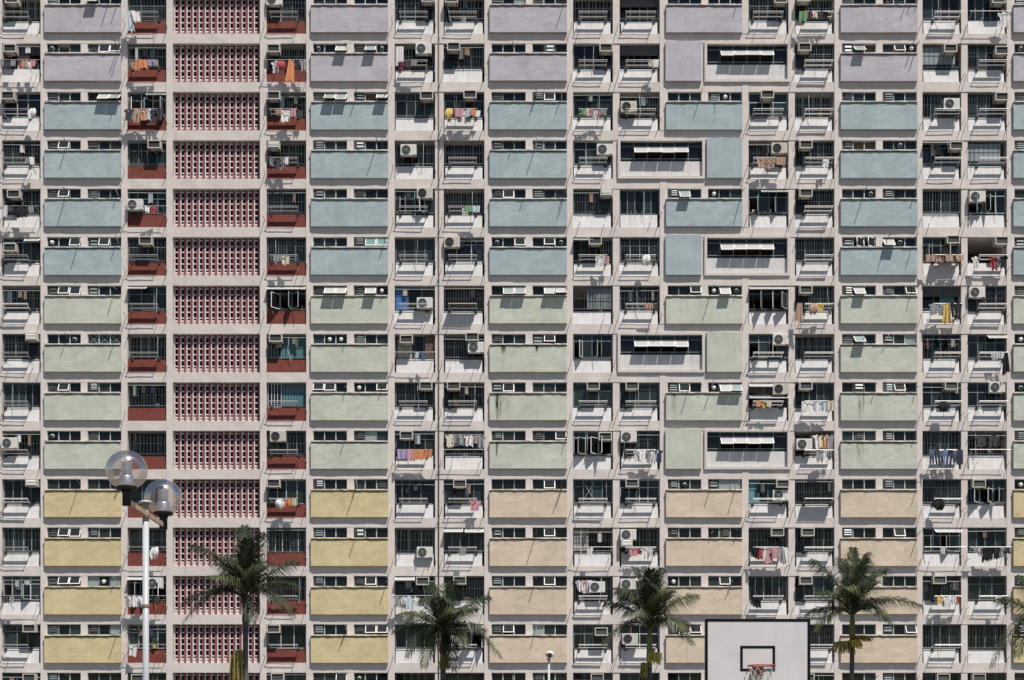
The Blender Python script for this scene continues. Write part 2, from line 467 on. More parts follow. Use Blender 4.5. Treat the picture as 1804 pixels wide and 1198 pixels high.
def strip_window(k, c, x0, x1, code):
    w = x1 - x0
    p = w / 3
    mb = MB().ring(0, w, -WH, 0, .028, -.03, .03)
    for i in (1, 2):
        mb.box(i * p - .026, i * p + .026, -.035, .032, -WH + .028, -.028)
    win = mb.build('window', M['alu'] if rnd.random() < .75 else M['frame'], bld, (x0, 0.13, TOP(k)))
    zt = -.03
    for i, ch in enumerate(code):
        a, b = i * p + .028, (i + 1) * p - .028
        if ch in '.tx' or ch == 'p':
            gm = {'.': M['gd'] if rnd.random() < .8 else M['gc'], 't': M['gl'] if rnd.random() < .5 else M['gt'], 'x': M['gt'], 'p': M['gp']}[ch]
            if ch == 'p':
                open_sash(win, a - .02, b + .02, zt, WH - .04, 28, -.03, gm)
            else:
                block('pane', gm, win, a, b, -.005, .005, -WH + .028, -.028)
                if rnd.random() < .3 or ch == 't':
                    block('blind', M['cream'] if rnd.random() < .5 else M['greyc'], win, a, b, .06, .07, -WH * rnd.uniform(.4, 1), -.02)
            if ch == 'x':
                MB().tube([(a, -.012, -.03), (b, -.012, -WH + .03)], .008, 4).tube([(a, -.012, -WH + .03), (b, -.012, -.03)], .008, 4).build('tape', M['alu'], win)
        elif ch == 'o':
            open_sash(win, a - .02, b + .02, zt, WH - .04, rnd.uniform(22, 38), -.03, M['gc'])
        elif ch == 'w':
            open_sash(win, a - .02, b + .02, zt - .08, .78, rnd.uniform(49, 56), -.035, M['gw'] if rnd.random() < .7 else M['gl'])
        elif ch == 's':                     # side hung sash standing open
            s_ = MB().ring(0, p - .04, -WH + .03, -.03, .035, -.015, .015).build('sash', M['sash'], win, (b, -.03, 0), (0, 0, 0))
            s_.rotation_euler = (0, 0, R(180 + 38))
            put('pane', unit(M['gc']), s_, ((p - .04) / 2, 0, -WH / 2), (0, 0, 0), (p - .11, .008, WH - .12))
        elif ch in 'lL':
            pj = rnd.uniform(.02, .05) if ch == 'l' else rnd.uniform(.06, .16)
            q = MB().box(a, b, -pj, .10, -WH + .03, -.03)
            q.build('ventilator', M['dark'] if rnd.random() < .7 else M['fin'], win)
            slats(MB(), a + rnd.uniform(.06, .2), b - .07, -WH + rnd.uniform(.1, .2), -.07, -pj - .004, rnd.choice([2, 3, 3, 4]), .04).build('louvre', (M['bar'] if rnd.random() < .6 else M['frame']) if ch == 'l' else (M['greyc'] if rnd.random() < .5 else M['alu']), win)
        elif ch == 'f':
            block('pane', M['gd'], win, a, b, -.005, .005, -WH + .028, -.028)
            cx, cz = (a + b) / 2, -WH * .5
            MB().tube([(cx, .05, cz), (cx, -.16, cz), (cx, -.28, cz - .05)], [.10, .10, .12], 10).build('exhaust_duct', M['alu'], win, smooth=True)
            MB().lathe([(.0, -.06), (.05, -.055), (.10, -.02), (.105, .02), (.08, .05)], 10, (cx, -.29, cz - .055), 'y').build('duct_hood', M['acw'] if rnd.random() < .4 else M['dark'], win, smooth=True)
        elif ch == 'n':
            block('curtain', M['brownc'], win, a, b, .15, .16, -WH + .03, -.03)
    return win

def wavy_panel(x0, x1, z0, z1, y0, y1, amp):
    mb = MB(); nx, nz = 16, 5
    for j in range(nz + 1):
        for i in range(nx + 1):
            e = (rnd.uniform(-amp, amp) * .5 if j in (0, nz) else 0)
            ex = (rnd.uniform(-amp, amp) * .5 if i in (0, nx) else 0)
            mb.v.append((x0 + (x1 - x0) * i / nx + ex, y0 + rnd.uniform(-amp, amp), z0 + (z1 - z0) * j / nz + e))
    for j in range(nz):
        for i in range(nx):
            a = j * (nx + 1) + i
            mb.f.append((a, a + 1, a + nx + 2, a + nx + 1))
    b = len(mb.v)
    # rim back to the wall
    rim = [j0 for j0 in range(nx + 1)] + [(j * (nx + 1) + nx) for j in range(1, nz + 1)] + [nz * (nx + 1) + i for i in range(nx - 1, -1, -1)] + [j * (nx + 1) for j in range(nz - 1, 0, -1)]
    for r in rim:
        v = mb.v[r]; mb.v.append((v[0], y1, v[2]))
    n = len(rim)
    for i in range(n):
        j = (i + 1) % n
        mb.f.append((rim[j], rim[i], b + i, b + j))
    return mb

STAIN = {   # (row, column): stains in panel space, x from the panel's left edge, z from the opening top
 (7, 8): [(0.78, .17, -.6, -1.25, (.012, .011, .010), 2.6), (2.62, .13, -.6, -1.15, (.012, .011, .010), 2.4), (0.78, .10, -.9, -2.2, (.16, .14, .12), .8)],
 (8, 8): [(0.42, .13, -.5, -2.5, (.03, .022, .018), 2.4), (0.60, .06, -.6, -2.3, (.06, .04, .03), 2.0), (.9, .5, -.5, -2.4, (.22, .21, .17), .8)],
 (9, 8): [(0.40, .09, -.6, -1.7, (.03, .025, .02), 2.2)],
 (8, 14): [(1.05, .17, -.6, -2.3, (.17, .14, .115), 1.5), (1.25, .10, -.6, -2.2, (.15, .13, .11), 1.3)],
 (9, 14): [(0.98, .16, -.6, -2.0, (.17, .145, .12), 1.4), (1.2, .07, -.6, -2.1, (.15, .13, .11), 1.2)],
 (8, 11): [(0.45, .22, -.7, -2.2, (.20, .20, .13), 1.2)],
 (0, 1): [(2.0, .16, -.7, -1.9, (.26, .20, .19), 1.1)],
 (2, 11): [(2.7, .08, -.7, -2.4, (.17, .18, .18), 1.1), (1.0, .2, -.7, -1.7, (.22, .24, .24), .8)],
 (4, 8): [(1.9, .2, -.7, -1.6, (.2, .23, .24), .9)], (1, 8): [(2.0, .25, -.7, -1.9, (.26, .24, .26), .8)], (3, 5): [(.6, .2, -.7, -1.8, (.2, .24, .25), .7)],
 (5, 5): [(3.2, .25, -.7, -2.0, (.22, .26, .27), .6)], (13, 14): [(1.7, .25, -.7, -1.9, (.36, .29, .21), .9)],
}
for c in PANELS:
    x0, x1 = COLX[c]
    w = x1 - x0
    for k in range(NROW):
        if c == 11 and k in BIGL + BIGR:
            continue
        z = TOP(k)
        kind = pk(k, c)
        m = panelmat(kind, STAIN[(k, c)]) if (k, c) in STAIN else M['panel_' + kind]
        yp = -.18 + rnd.uniform(-.01, .01)
        wavy_panel(0, w, -PB + rnd.uniform(-.012, .012), -PT, yp, .25, .007).build('coloured_panel', m, bld, (x0, 0, z))
        wavy_bar('', 0, w, yp - .06, .22, -PT + .055, -WH - .004, None, 18, .012).build('panel_ledge', M['ledge_' + kind], bld, (x0, 0, z))
        a0, a1, b0, b1 = .024 * w, .466 * w, .554 * w, .995 * w
        MB().box(0, a0, 0.0, .3, -WH - .002, -.002).build('wall_strip', M['pier'], bld, (x0, 0, z))
        pier = MB().box(a1, b0, 0.0, .3, -WH - .002, -.002)
        pier.build('window_pier', M['pier'], bld, (x0, 0, z))
        s1, s2 = STRIP[c][k].split('|')
        if x0 + a0 < X(1812):
            strip_window(k, c, x0 + a0, x0 + a1, s1)
        if x0 + b0 < X(1812):
            strip_window(k, c, x0 + b0, x0 + b1, s2)
        else:
            block('window_infill', M['dark'], bld, x0 + b0, x0 + b1, .1, .14, z - WH, z - .002)
        # back of the room behind the strip windows
        # laundry pole socket at the panel's right end: a thin rod sticking out of the wall
        for _ in range(rnd.choice([0, 1, 1, 2, 2, 3]) if c != 17 else 0):
            xr = x0 + w * rnd.choice([.30, .46, .60, .86, .93, .96, .985, 1.0])
            L_ = rnd.uniform(.45, 1.05)
            MB().tube([(xr, .05, z - rnd.uniform(.1, .5)), (xr, -L_, z - rnd.uniform(.05, .35))], .022, 5).build('pole_holder', M['bar'] if rnd.random() < .7 else M['steel'], bld)

# ---------------------------------------------------------------- red lattice screens (column 3)
lx0, lx1 = COLX[3]
NC, PX_ = 14, (lx1 - lx0 - .06) / 14
RZ = 9.92 / S
for k in range(NROW):
    z = TOP(k)
    scr = MB().box(0, lx1 - lx0, .33, .42, -OH, -OH + .2).build('lattice_screen', M['lwhite'], bld, (lx0, 0, z))
    zs = -OH + .2
    for i in range(NC):
        a = .03 + i * PX_
        block('white_fin', M['lwhite'], scr, a + .000, a + .048, .245 + rnd.uniform(-.006, .006), .39, -OH + .001, -.001)
        block('red_bar', M['lred'], scr, a + .200, a + .334, .285 + rnd.uniform(-.008, .008), .39, -OH + .001, -.001)
    sh = MB()
    for i in range(NC):
        a = .03 + i * PX_
        for j in range(6):
            zz = zs + (OH - .2) * (j) / 6 + .12 + .06
            sh.box(a + .049, a + .199, .262, .38, zz, zz + .056)
        sh.box(a + .049, a + .199, .30, .39, -OH + .201, -OH + .29)
    o = sh.build('lattice_shelf', M['lwhite'], scr); o['kind'] = 'stuff'
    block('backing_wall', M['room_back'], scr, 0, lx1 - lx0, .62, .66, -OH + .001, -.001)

# ---------------------------------------------------------------- two-bay windows beside flat panels
def big_window(k, px0, px1):
    z = TOP(k)
    x0, x1 = X(px0), X(px1)
    W_ = x1 - x0
    zt, zb = 2.5 / S, -68.5 / S
    t = .145
    sur = MB().ring(0, W_, zb, zt, t, -.10, .3).build('window_surround', M['concrete'], bld, (x0, 0, z))
    wl, wr = t, W_ - t
    zwt, zwb = zt - t, -36.5 / S
    MB().box(wl, wr, .10, .25, zb + t, zwb).build('parapet', M['white'], sur)
    mb = MB()
    n = 6
    pw = (wr - wl) / n
    z1, z2 = zwt - .24, zwb + .17
    mb.ring(wl, wr, zwb + .001, zwt - .001, .03, .14, .2)
    for i in range(1, n):
        mb.box(wl + i * pw - .022, wl + i * pw + .022, .138, .202, zwb + .031, zwt - .031)
    mb.box(wl + .03, wr - .03, .14, .199, z1 - .02, z1 + .02); mb.box(wl + .03, wr - .03, .14, .199, z2 - .02, z2 + .02)
    mb.build('window_frame', M['frame'], sur)
    for i in range(n):
        a, b = wl + i * pw + .03, wl + (i + 1) * pw - .03
        for (lo, hi, op) in ((z1 + .02, zwt - .03, 0), (z2 + .02, z1 - .02, 1), (zwb + .03, z2 - .02, 0)):
            if op and 0 < i < n - 1:
                open_sash(sur, a - .02, b + .02, z1 - .05, .60, 45 + rnd.uniform(-2, 2), .11, M['gw'])
            else:
                block('pane', M['gd'], sur, a, b, .165, .175, lo, hi)
for k in BIGL:
    big_window(k, 1088.2, 1241.6)
    x0, x1 = X(1244.8), X(1307)
    wavy_panel(0, x1 - x0, -68 / S, 2 / S, -.18, .25, .005).build('flat_panel', M['panel_' + pk(k, 11)], bld, (x0, 0, TOP(k)))
    MB().box(X(1241.7), X(1244.7), 0.02, .3, TOP(k) - OH + .001, TOP(k) - .001).build('window_pier', M['pier'], bld)
for k in BIGR:
    big_window(k, 1240.8, 1391.5)
    x0, x1 = X(1172), X(1235.5)
    wavy_panel(0, x1 - x0, -68 / S, 2 / S, -.18, .25, .005).build('flat_panel', M['panel_' + pk(k, 11)], bld, (x0, 0, TOP(k)))
    MB().box(X(1235.6), X(1240.7), 0.02, .3, TOP(k) - OH + .001, TOP(k) - .001).build('window_pier', M['pier'], bld)

# ---------------------------------------------------------------- balconies: what each one holds, row by row
# style letter, then: a/s = window or split air conditioner at x fraction, pixels below the opening top; R/Rw = rack;
# L x0-x1:garments = laundry; t x0-x1 = raised top-hung sash; c = curtain; k = rods on the parapet; P = plant
BAL = """
0 0 G a.3,0 R|2 A L.0-.35:dC,tW R|4 C s.12,-2 R|6 A a.84,-2 R|7 G a.2,-1 R|9 G R|10 D R|12 A a.78,0 R|13 G a.2,-3 Rw L.1-.8:tE,kM,kI,kD,kK|15 B Rw|16 B a.75,0 k L.72-.98:sW
1 0 D a.25,1 L.0-.45:kG,kD,kG L.5-.95:kR,kT,kW,kP|2 G R L.1-.85:kT,tO,tO,kL,kG|4 G a.2,1 L.2-1:sW,bR,sK,dO,kD,sG|6 G s.72,-1 R L.1-.6:tM,kD,kG C|7 B a.25,-2 k|9 B a.82,0 R|10 D R L.7-.95:kI,kW|13 A a.22,-1 Rw|15 V a.68,1 k|16 A a.85,5 R
2 0 A a.2,-1 R L.8-.95:bW|2 O t.5-1 R L.05-.95:sD,sG,pT,sO,sC,pN,pK,sD|4 G a.2,-1 R L.25-.95:kT,tW,kP,kD P|6 A a.8,-1 k|7 A a.65,-3 R L.1-.9:bY,kD,tP,sW,kC,kO,kW|9 A R L.2-.8:kE,kI,kP,kW,kP,kG|10 G s.22,16 R|12 A a.45,-3 R|13 G Rw|15 B s.72,11 R|16 B a.85,1 R
3 0 A R L.7-.9:kG,kW|2 A a.72,0 k|4 G a.2,0 R L.1-.6:kG,tD,tG,kW|6 G s.35,7 k S|7 G R|9 A s.82,6 R|12 G s.75,4 R L.15-.9:tT,tT,kT|13 B a.25,0 R L.6-.9:kW|15 A t0-.65 a.88,2 R|16 V R
4 0 B a.35,2 L.05-.9:tW,kD,tK,tK,kG|2 A s.2,18 L.5-.8:kW,kR|4 B R|6 O s.75,-2 R|7 G c R L.5-.9:kE,kC|9 B a.88,-1 c k|10 B c k|12 O t.3-1 k|13 B a.25,0 Rw|15 B k|16 O s.2,4 k
5 0 B a.25,11 t.6-1 R|2 A a.5,-1 R|4 A R L.2-.6:kG,tI|6 B c R|7 A s.2,-1 R|9 G a.55,-1 t.0-.5 R L.6-.9:tW,kP|10 A R L.6-.7:bW|13 B Rw Rw|15 O a.75,-6 Rb L.0-1:kT,kT,kT,kT|16 N a.85,-1 Rw L.1-.2:sW L.5-.95:sR,sG,sK
6 0 G c Rw|2 A t0-.5 R|4 O t0-1 k|6 U s.75,21 R|7 G Rb|9 S k|10 B c R L.6-.9:kT,kT,kD|12 O t0-1|13 B a.25,0 R L.35-.7:bT,kY L.0-.15:dT|15 D c R L.15-.95:sG,sG,dY,pK,pK|16 A s.2,2 Rw
7 0 A a.8,-2 R|2 G R|4 T a.25,0 k|6 E a.3,2 k L.5-.8:kC,kB|7 G a.7,-4 s.82,14 k|9 O|12 O s.8,0 Rw|13 G R|15 A R|16 A t.5-1 R L.55-.95:kW,kW,kW,dK
8 0 B c R|2 G k|4 T R|6 B a.78,-1 R|7 G a.25,-1 R P|9 A a.5,-1 R|10 A a.3,-1 R|12 D s.8,2 t0-.6 t2 Rw L.15-.55:kO,kY,kI|13 B a.25,-1 R L.15-.9:tW,tW,tC,tI|15 A a.7,-1 R L.35-.6:bK|16 A s.72,-1 R
9 0 G s.15,12 R|2 G c k|4 B s.3,0 R|6 A a.3,1 R L.1-.95:tL,tP,tO,tO|7 G k L.05-1:sIi,sGi,sWi,sGi|9 O a.8,3|10 A s.22,1 R L.4-1:sW,sW,kK,sG,sW,sN|13 N s.22,14 R L.5-1:sWi,sYi,sPi,sGi L.55-.9:tG,kW,kG|15 B R L.1-.95:pJ,pN,pJ,pB,pN,pJ,pN|16 G k L.2-.8:sDi,sDi
10 0 B a.8,-2 Rw|2 B|4 B a.2,0 R L.3-.8:bW,kO,kO,kI|6 B c R|7 B a.4,1 c R L.6-.95:sP|9 X Rw|10 A a.3,0 R|12 U a.86,1 s.85,19 R|13 G Rb|15 A R L.2-.5:bK|16 O a.25,1
11 0 B R|2 G k L.7-.85:bW|4 B k|6 G s.75,34 k|7 F t0-.48 t.52-1 R L.4-.6:kG|9 S k L.35-.5:kW|10 G s.2,3 a.15,20 R L.25-.8:tP,kR,sW,kW|12 G a.7,1 R L.05-.95:sK,sR,sW,dP,sP,dG,dW|13 B a.3,1 R|15 O t.3-1 k L.4-.5:kW|16 B L.05-1:kG,kW,sK,sK,sK,sG,kD
12 0 O k L.1-.4:kD,kG|2 O t0-.6 s.72,3 L.05-.9:sG,sW,sC,sW,kK,kK,kD|4 G R|6 G t0-.5 a.7,2 L.0-.6:sG,sW,sC,sW|7 G a.4,1|9 G s.6,10 Rw L.1-.5:sWi,sPi,sWi,sGi|10 B s.2,5 t.4-.6|12 B Rw L.05-.3:sK|13 B a.25,1 Rw|15 A a.4,0 R L.3-.9:kY,sI,sW,kW,kR|16 A R L.6-.8:kW
13 0 A a.75,0 R|2 A k P L.1-.3:tW|4 B a.2,1 R|6 B|7 O t.1-1 R|9 A a.7,6 Rw|10 A s.25,16 Rw|12 B k|13 B Rw|15 B R|16 B
14 0 A a.75,2|2 O a.3,3|4 A a.3,1|6 B|7 G|9 A a.6,2|10 B|12 A|13 B a.3,2|15 A a.5,2|16 A a.25,2
"""
RACKX = {0: (.05, .76), 2: (.1, .82), 4: (.1, .8), 6: (.12, .83), 7: (.12, .83), 9: (.13, .87), 10: (.13, .87), 12: (.08, .85), 13: (.2, .93), 15: (.25, .95), 16: (.22, .95)}
ORD = ['first', 'second', 'third', 'fourth', 'fifth', 'sixth', 'seventh', 'eighth', 'ninth', 'tenth']
def rowname(k):
    if k == 0: return 'upper lavender floor'
    if k == 1: return 'lower lavender floor'
    if k == 14: return 'floor cut by the bottom edge'
    n = {'blue': 2, 'green': 6, 'yellow': 10}[ROWKIND(k)]
    return ['top', 'second', 'third', 'lowest'][k - n] + ' ' + ROWKIND(k) + ' floor'
COLNAME = {0: 'leftmost balcony column', 2: 'balcony column left of red lattice', 4: 'balcony column right of red lattice', 6: 'balcony column left of drainpipe', 7: 'balcony column right of drainpipe',
           9: 'sixth balcony column', 10: 'seventh balcony column', 12: 'eighth balcony column', 13: 'ninth balcony column', 15: 'tenth balcony column', 16: 'rightmost balcony column'}
def place(k, c): return rowname(k) + ', ' + COLNAME[c]
PTOP = 43.0 / S                                   # parapet top below opening top

def bars(mb, x0, x1, z0, z1, y, n, r=.009):
    for i in range(n):
        x = x0 + (x1 - x0) * (i + .5) / n
        mb.box(x - r, x + r, y - r, y + r, z0, z1)
    for t in (.02, .5, .97):
        z = z0 + (z1 - z0) * t
        mb.box(x0, x1, y - r * 1.2, y + r * 1.2, z - r, z + r)
    return mb

def curtain(parent, m, x0, x1, z0, z1, y):
    mb = MB(); n = 14
    for i in range(n + 1):
        t = i / n
        x = x0 + (x1 - x0) * t
        yy = y + .03 * math.sin(i * 2.1) + rnd.uniform(-.012, .012)
        mb.v += [(x, yy, z0 + rnd.uniform(0, .05)), (x, yy, z1)]
    for i in range(n): mb.f.append((2 * i, 2 * i + 2, 2 * i + 3, 2 * i + 1))
    mb.build('curtain', m, parent)

def window_grid(p, w, style, ybase, opened):
    """frame and panes between x = 0..w, z = -PTOP..0"""
    zb, zt = -PTOP + .02, -.02
    x0, x1 = .04, w - .04
    fm = M['frame'] if rnd.random() < .7 else M['alu']
    if style in 'AO':
        cols = rnd.choice([3, 4, 4]); tr = rnd.choice([.42, .36, .5])
        rows_ = [(zb, zt - tr), (zt - tr, zt)]
    elif style == 'C':
        cols = 3; rows_ = [(zb, zt - .3), (zt - .3, zt)]
    else:
        cols = rnd.choice([3, 4, 4, 5]); rows_ = [(zb, zt)]
    if style == 'F': zt_ = zt - .3; rows_ = [(zb, zt_)]
    mb = MB().ring(x0, x1, rows_[0][0], rows_[-1][1], .035, ybase - .03, ybase + .03)
    e = [x0 + .035 + (x1 - x0 - .07) * (i / cols + (rnd.uniform(-.03, .03) if 0 < i < cols else 0)) for i in range(cols + 1)]
    for i in range(1, cols):
        mb.box(e[i] - .022, e[i] + .022, ybase - .028, ybase + .028, rows_[0][0] + .035, rows_[-1][1] - .035)
    if len(rows_) > 1:
        mb.box(x0 + .035, x1 - .035, ybase - .027, ybase + .027, rows_[0][1] - .022, rows_[0][1] + .022)
    mb.build('window_frame', fm, p)
    dark = rnd.random()
    for ri, (a, b) in enumerate(rows_):
        za = a + (.035 if ri == 0 else .022); zc = b - (.035 if ri == len(rows_) - 1 else .022)
        for i in range(cols):
            xa = e[i] + (.0 if i == 0 else .022); xb = e[i + 1] - (.0 if i == cols - 1 else .022)
            r = rnd.random()
            if opened and ri == 0 and (i % 2 == 0 or cols == 3):
                s_ = MB().ring(0, xb - xa, za, zc, .03, -.015, .015).build('sash', M['alu'] if rnd.random() < .5 else M['sash'], p)
                hinge_left = rnd.random() < .5
                ang = rnd.uniform(45, 85)
                if hinge_left:
                    s_.location = (xa, ybase - .035, 0); s_.rotation_euler = (0, 0, R(-ang))
                else:
                    s_.location = (xb, ybase - .035, 0); s_.rotation_euler = (0, 0, R(180 + ang))
                # pane rides with the sash
                d = Matrix.Rotation(s_.rotation_euler[2], 3, 'Z') @ Vector(((xb - xa) / 2, 0, 0))
                put('pane', unit(M['gd']), p, (s_.location.x + d.x, s_.location.y + d.y, (za + zc) / 2), (0, 0, s_.rotation_euler[2]), (xb - xa - .06, .008, zc - za - .06))
                continue
            gm = M['gd'] if r < .62 else M['gt'] if r < .84 else M['gc']
            block('pane', gm, p, xa, xb, ybase - .004, ybase + .004, za, zc)

def balcony(k, c, style, flags):
    x0, x1 = COLX[c]
    w = x1 - x0
    z = TOP(k)
    red = c in (2, 4)
    pm = M['red'] if red else M['white']
    g0 = 0.0 if red else rnd.choice([.0, .05, .09]); g1 = .03 if red else rnd.choice([.09, .11, .13])
    yr = .05
    zpt = -PTOP - rnd.uniform(0, .06)
    mb = wavy_bar('', g0 + .002, w - g1, yr, yr + .12, -OH + .001, zpt, None, 4, .004)
    lean = .08 if red else .13
    mb.v = [(a, b + (lean if b < .08 and abs(e - zpt) < .05 else 0) + (lean if b > .08 and abs(e - zpt) < .05 else 0), e) for a, b, e in mb.v]
    p = mb.build('balcony', pm, bld, (x0, 0, z))
    if style not in 'N':
        y = {'A': .24, 'O': .16, 'B': .30, 'C': .26, 'F': .2}.get(style, .55)
        if style in 'ABCFO':
            window_grid(p, w, style, y, style == 'O')
        elif style == 'G':
            window_grid(p, w, 'B', .7, False)
        elif style == 'S':
            bars(MB(), .04, w - .04, -PTOP + .02, -.03, .13, 16).build('grille', M['bar'], p)
            s0, s1 = (w * .36, w - .04) if k == 6 else (.04, w * .4) if k == 11 else (w * .7, w - .04)
            mb = MB()
            n = 9
            for i in range(n):
                a = s0 + (s1 - s0) * i / n
                mb.box(a, a + (s1 - s0) / n * .82, .2, .23, -PTOP + .1, -.05)
            mb.build('blind', M['frost'] if k == 6 else M['greyc'] if k == 3 else M['cream'], p)
        elif style == 'D':
            block('upper_board', M['room'], p, .04, w - .04, .25, .28, -.55, -.02)
            window_grid(p, w, 'B', .6, False)
        elif style == 'V':
            block('frosted_screen', M['frost'], p, .04, w * .86, .2, .23, -PTOP + .25, -.12)
            bars(MB(), .04, w * .86, -PTOP + .25, -.1, .185, 7, .006).build('grille', M['bar'], p)
            block('low_pane', M['gt'], p, .04, w - .04, .2, .21, -PTOP - .0, -PTOP + .2)
        elif style == 'T':
            mb = MB()
            for i in range(16):
                a = w * .35 + (w * .62) * i / 16
                mb.box(a, a + w * .024, .3 + .015 * (i % 2), .33, -PTOP + .05, -.1)
            mb.build('corrugated_screen', M['tealc'], p)
            window_grid(p, w * .38, 'B', .3, False)
        elif style == 'E':
            window_grid(p, w, 'B', .5, False)
            block('inner_door', M['brownc'], p, w * .75, w - .05, .22, .26, -PTOP + .02, -.1)
        elif style == 'U':
            block('blue_board' if k == 6 else 'teal_board', M['bluec'] if k == 6 else M['tealc'], p, .06, w * .3, .22, .24, -PTOP + .03, -.06)
            window_grid(p, w, 'B', .3, False)
        elif style == 'X':
            window_grid(p, w, 'A', .26, False)
            MB().tube([(w * .25, .2, -.1), (w * .55, .2, -1.2)], .012, 4).tube([(w * .25, .2, -1.2), (w * .55, .2, -.1)], .012, 4).build('cross_brace', M['alu'], p)
        if style == 'G' or (style in 'ABC' and rnd.random() < .45):
            bars(MB(), .03, w - .03, -PTOP + .0, -.03, .12, rnd.choice([11, 13, 15]), .008).build('grille', M['bar'], p)
    # cross rail over the parapet
    if rnd.random() < .7:
        MB().tube([(.0, .09, -PTOP + .07), (w, .09, -PTOP + .07)], .016, 5).build('top_rail', M['bar'] if rnd.random() < .6 else M['frame'], p)
    if 'c' in flags or rnd.random() < .3:
        a = rnd.uniform(.05, .55)
        curtain(p, M[rnd.choice(['cream', 'greyc', 'tealc', 'greyc'])], w * a, w * (a + rnd.uniform(.2, .4)), -PTOP, -.15, .85 if style in 'G' else .45)
    if 'k' in flags:
        q = MB()
        s = rnd.uniform(.08, .55)
        for i in range(3):
            xk = w * (s + .13 * i)
            q.tube([(xk, yr + .2, -PTOP + .03), (xk, yr - .06, -PTOP + .09)], .013, 5)
        q.build('pole_holder', M['steel'], p)['kind'] = 'stuff'
    return p

# ---- air conditioners
def ac_window_proto():
    t = thing('air_conditioner', '', 'air conditioner', (0, 0, -50), 'air conditioners on the balconies')
    w, h, d = .70, .43, .56
    mb = MB().box(-w / 2, w / 2, -d + .0, 0, 0, .02).box(-w / 2, w / 2, -d, 0, h - .02, h).box(-w / 2, -w / 2 + .02, -d, 0, .02, h - .02).box(w / 2 - .02, w / 2, -d, 0, .02, h - .02)
    mb.ring(-w / 2 - .012, w / 2 + .012, -.012, h + .012, .055, -d - .02, -d)
    mb.build('casing', M['ac'], t)
    g_ = MB().box(-w / 2 + .04, w / 2 - .04, -d + .05, -d + .09, .04, h - .04)
    go = g_.build('grille', M['fin'], t)
    slats(MB(), -w / 2 + .06, w / 2 - .06, .05, h - .05, -d + .045, 7, .02).build('slat', M['bar'], go)['kind'] = 'stuff'
    MB().box(-w / 2 + .05, -w / 2 + .09, -d + .02, .05, -.05, -.014).box(w / 2 - .09, w / 2 - .05, -d + .02, .05, -.05, -.014).build('bracket', M['rust'], t)
    return t
def ac_slot_proto():
    t = thing('air_conditioner', '', 'air conditioner', (0, 0, -50), 'air conditioners on the balconies')
    w, h, d = .66, .42, .52
    MB().box(-w / 2, w / 2, -d, 0, 0, h).build('casing', M['ac'], t)
    g_ = MB().box(-w / 2 + .05, w / 2 - .05, -d - .012, -d - .002, .05, h - .05).build('grille', M['fin'], t)
    slats(MB(), -w / 2 + .06, w / 2 - .06, .06, h - .06, -d - .014, 4, .03).build('slat', M['sash'], g_)['kind'] = 'stuff'
    MB().box(-w / 2 + .05, -w / 2 + .09, -d + .02, .05, -.05, -.004).box(w / 2 - .09, w / 2 - .05, -d + .02, .05, -.05, -.004).build('bracket', M['rust'], t)
    return t
def ac_split_proto(m, dark):
    t = thing('air_conditioner', '', 'air conditioner', (0, 0, -50), 'air conditioners on the balconies')
    w, h, d = .88, .60, .34
    bevel(MB().box(-w / 2, w / 2, -d, 0, 0, h).build('casing', m, t), .015)
    cx = -.13
    f = MB().lathe([(.235, -.0), (.245, -.02), (.225, -.03), (.215, -.012)], 24, (cx, -d - .001, h / 2), 'y').build('fan_guard', M['bar'], t)
    MB().lathe([(.0, -.006), (.214, -.006)], 24, (cx, -d - .001, h / 2), 'y').build('fan_opening', M['fin'] if not dark else M['dark'], f)
    rings = MB()
    for r in (.06, .115, .17):
        rings.lathe([(r - .006, -.012), (r, -.02), (r + .006, -.012)], 18, (cx, -d - .004, h / 2), 'y')
    for a in range(4):
        t_ = a * math.pi / 4
        dx, dz = .22 * math.cos(t_), .22 * math.sin(t_)
        rings.tube([(cx - dx, -d - .02, h / 2 - dz), (cx + dx, -d - .02, h / 2 + dz)], .005, 4)
    rings.lathe([(.0, -.025), (.045, -.022), (.045, -.012)], 10, (cx, -d - .004, h / 2), 'y')
    rings.build('fan_wire', M['greyc'] if not dark else M['bar'], f)['kind'] = 'stuff'
    MB().box(w / 2 - .19, w / 2 - .02, -d - .012, -d - .001, .03, h - .03).build('side_cover', m, t)
    MB().box(-w / 2 + .08, -w / 2 + .12, -d - .06, .15, -.05, -.002).box(w / 2 - .12, w / 2 - .08, -d - .06, .15, -.05, -.002).build('bracket', M['rust'], t)
    return t
PROTO = {}
def get_ac(kind):
    if kind not in PROTO:
        PROTO[kind] = {'a': ac_window_proto, 'b': ac_slot_proto, 's': lambda: ac_split_proto(M['acw'], False), 'd': lambda: ac_split_proto(M['ac'], True)}[kind]()
    return PROTO[kind]
used = set()
ACN = {'a': 'boxy window air conditioner with framed dark grille', 'b': 'cream window air conditioner with pale slats', 's': 'white split air conditioner with round fan', 'd': 'dull cream split air conditioner with round fan'}
ACWORDS = {'a': 'boxy dark-faced air conditioner', 'b': 'pale-slatted air conditioner', 's': 'white round-fan air conditioner', 'd': 'dull round-fan air conditioner'}
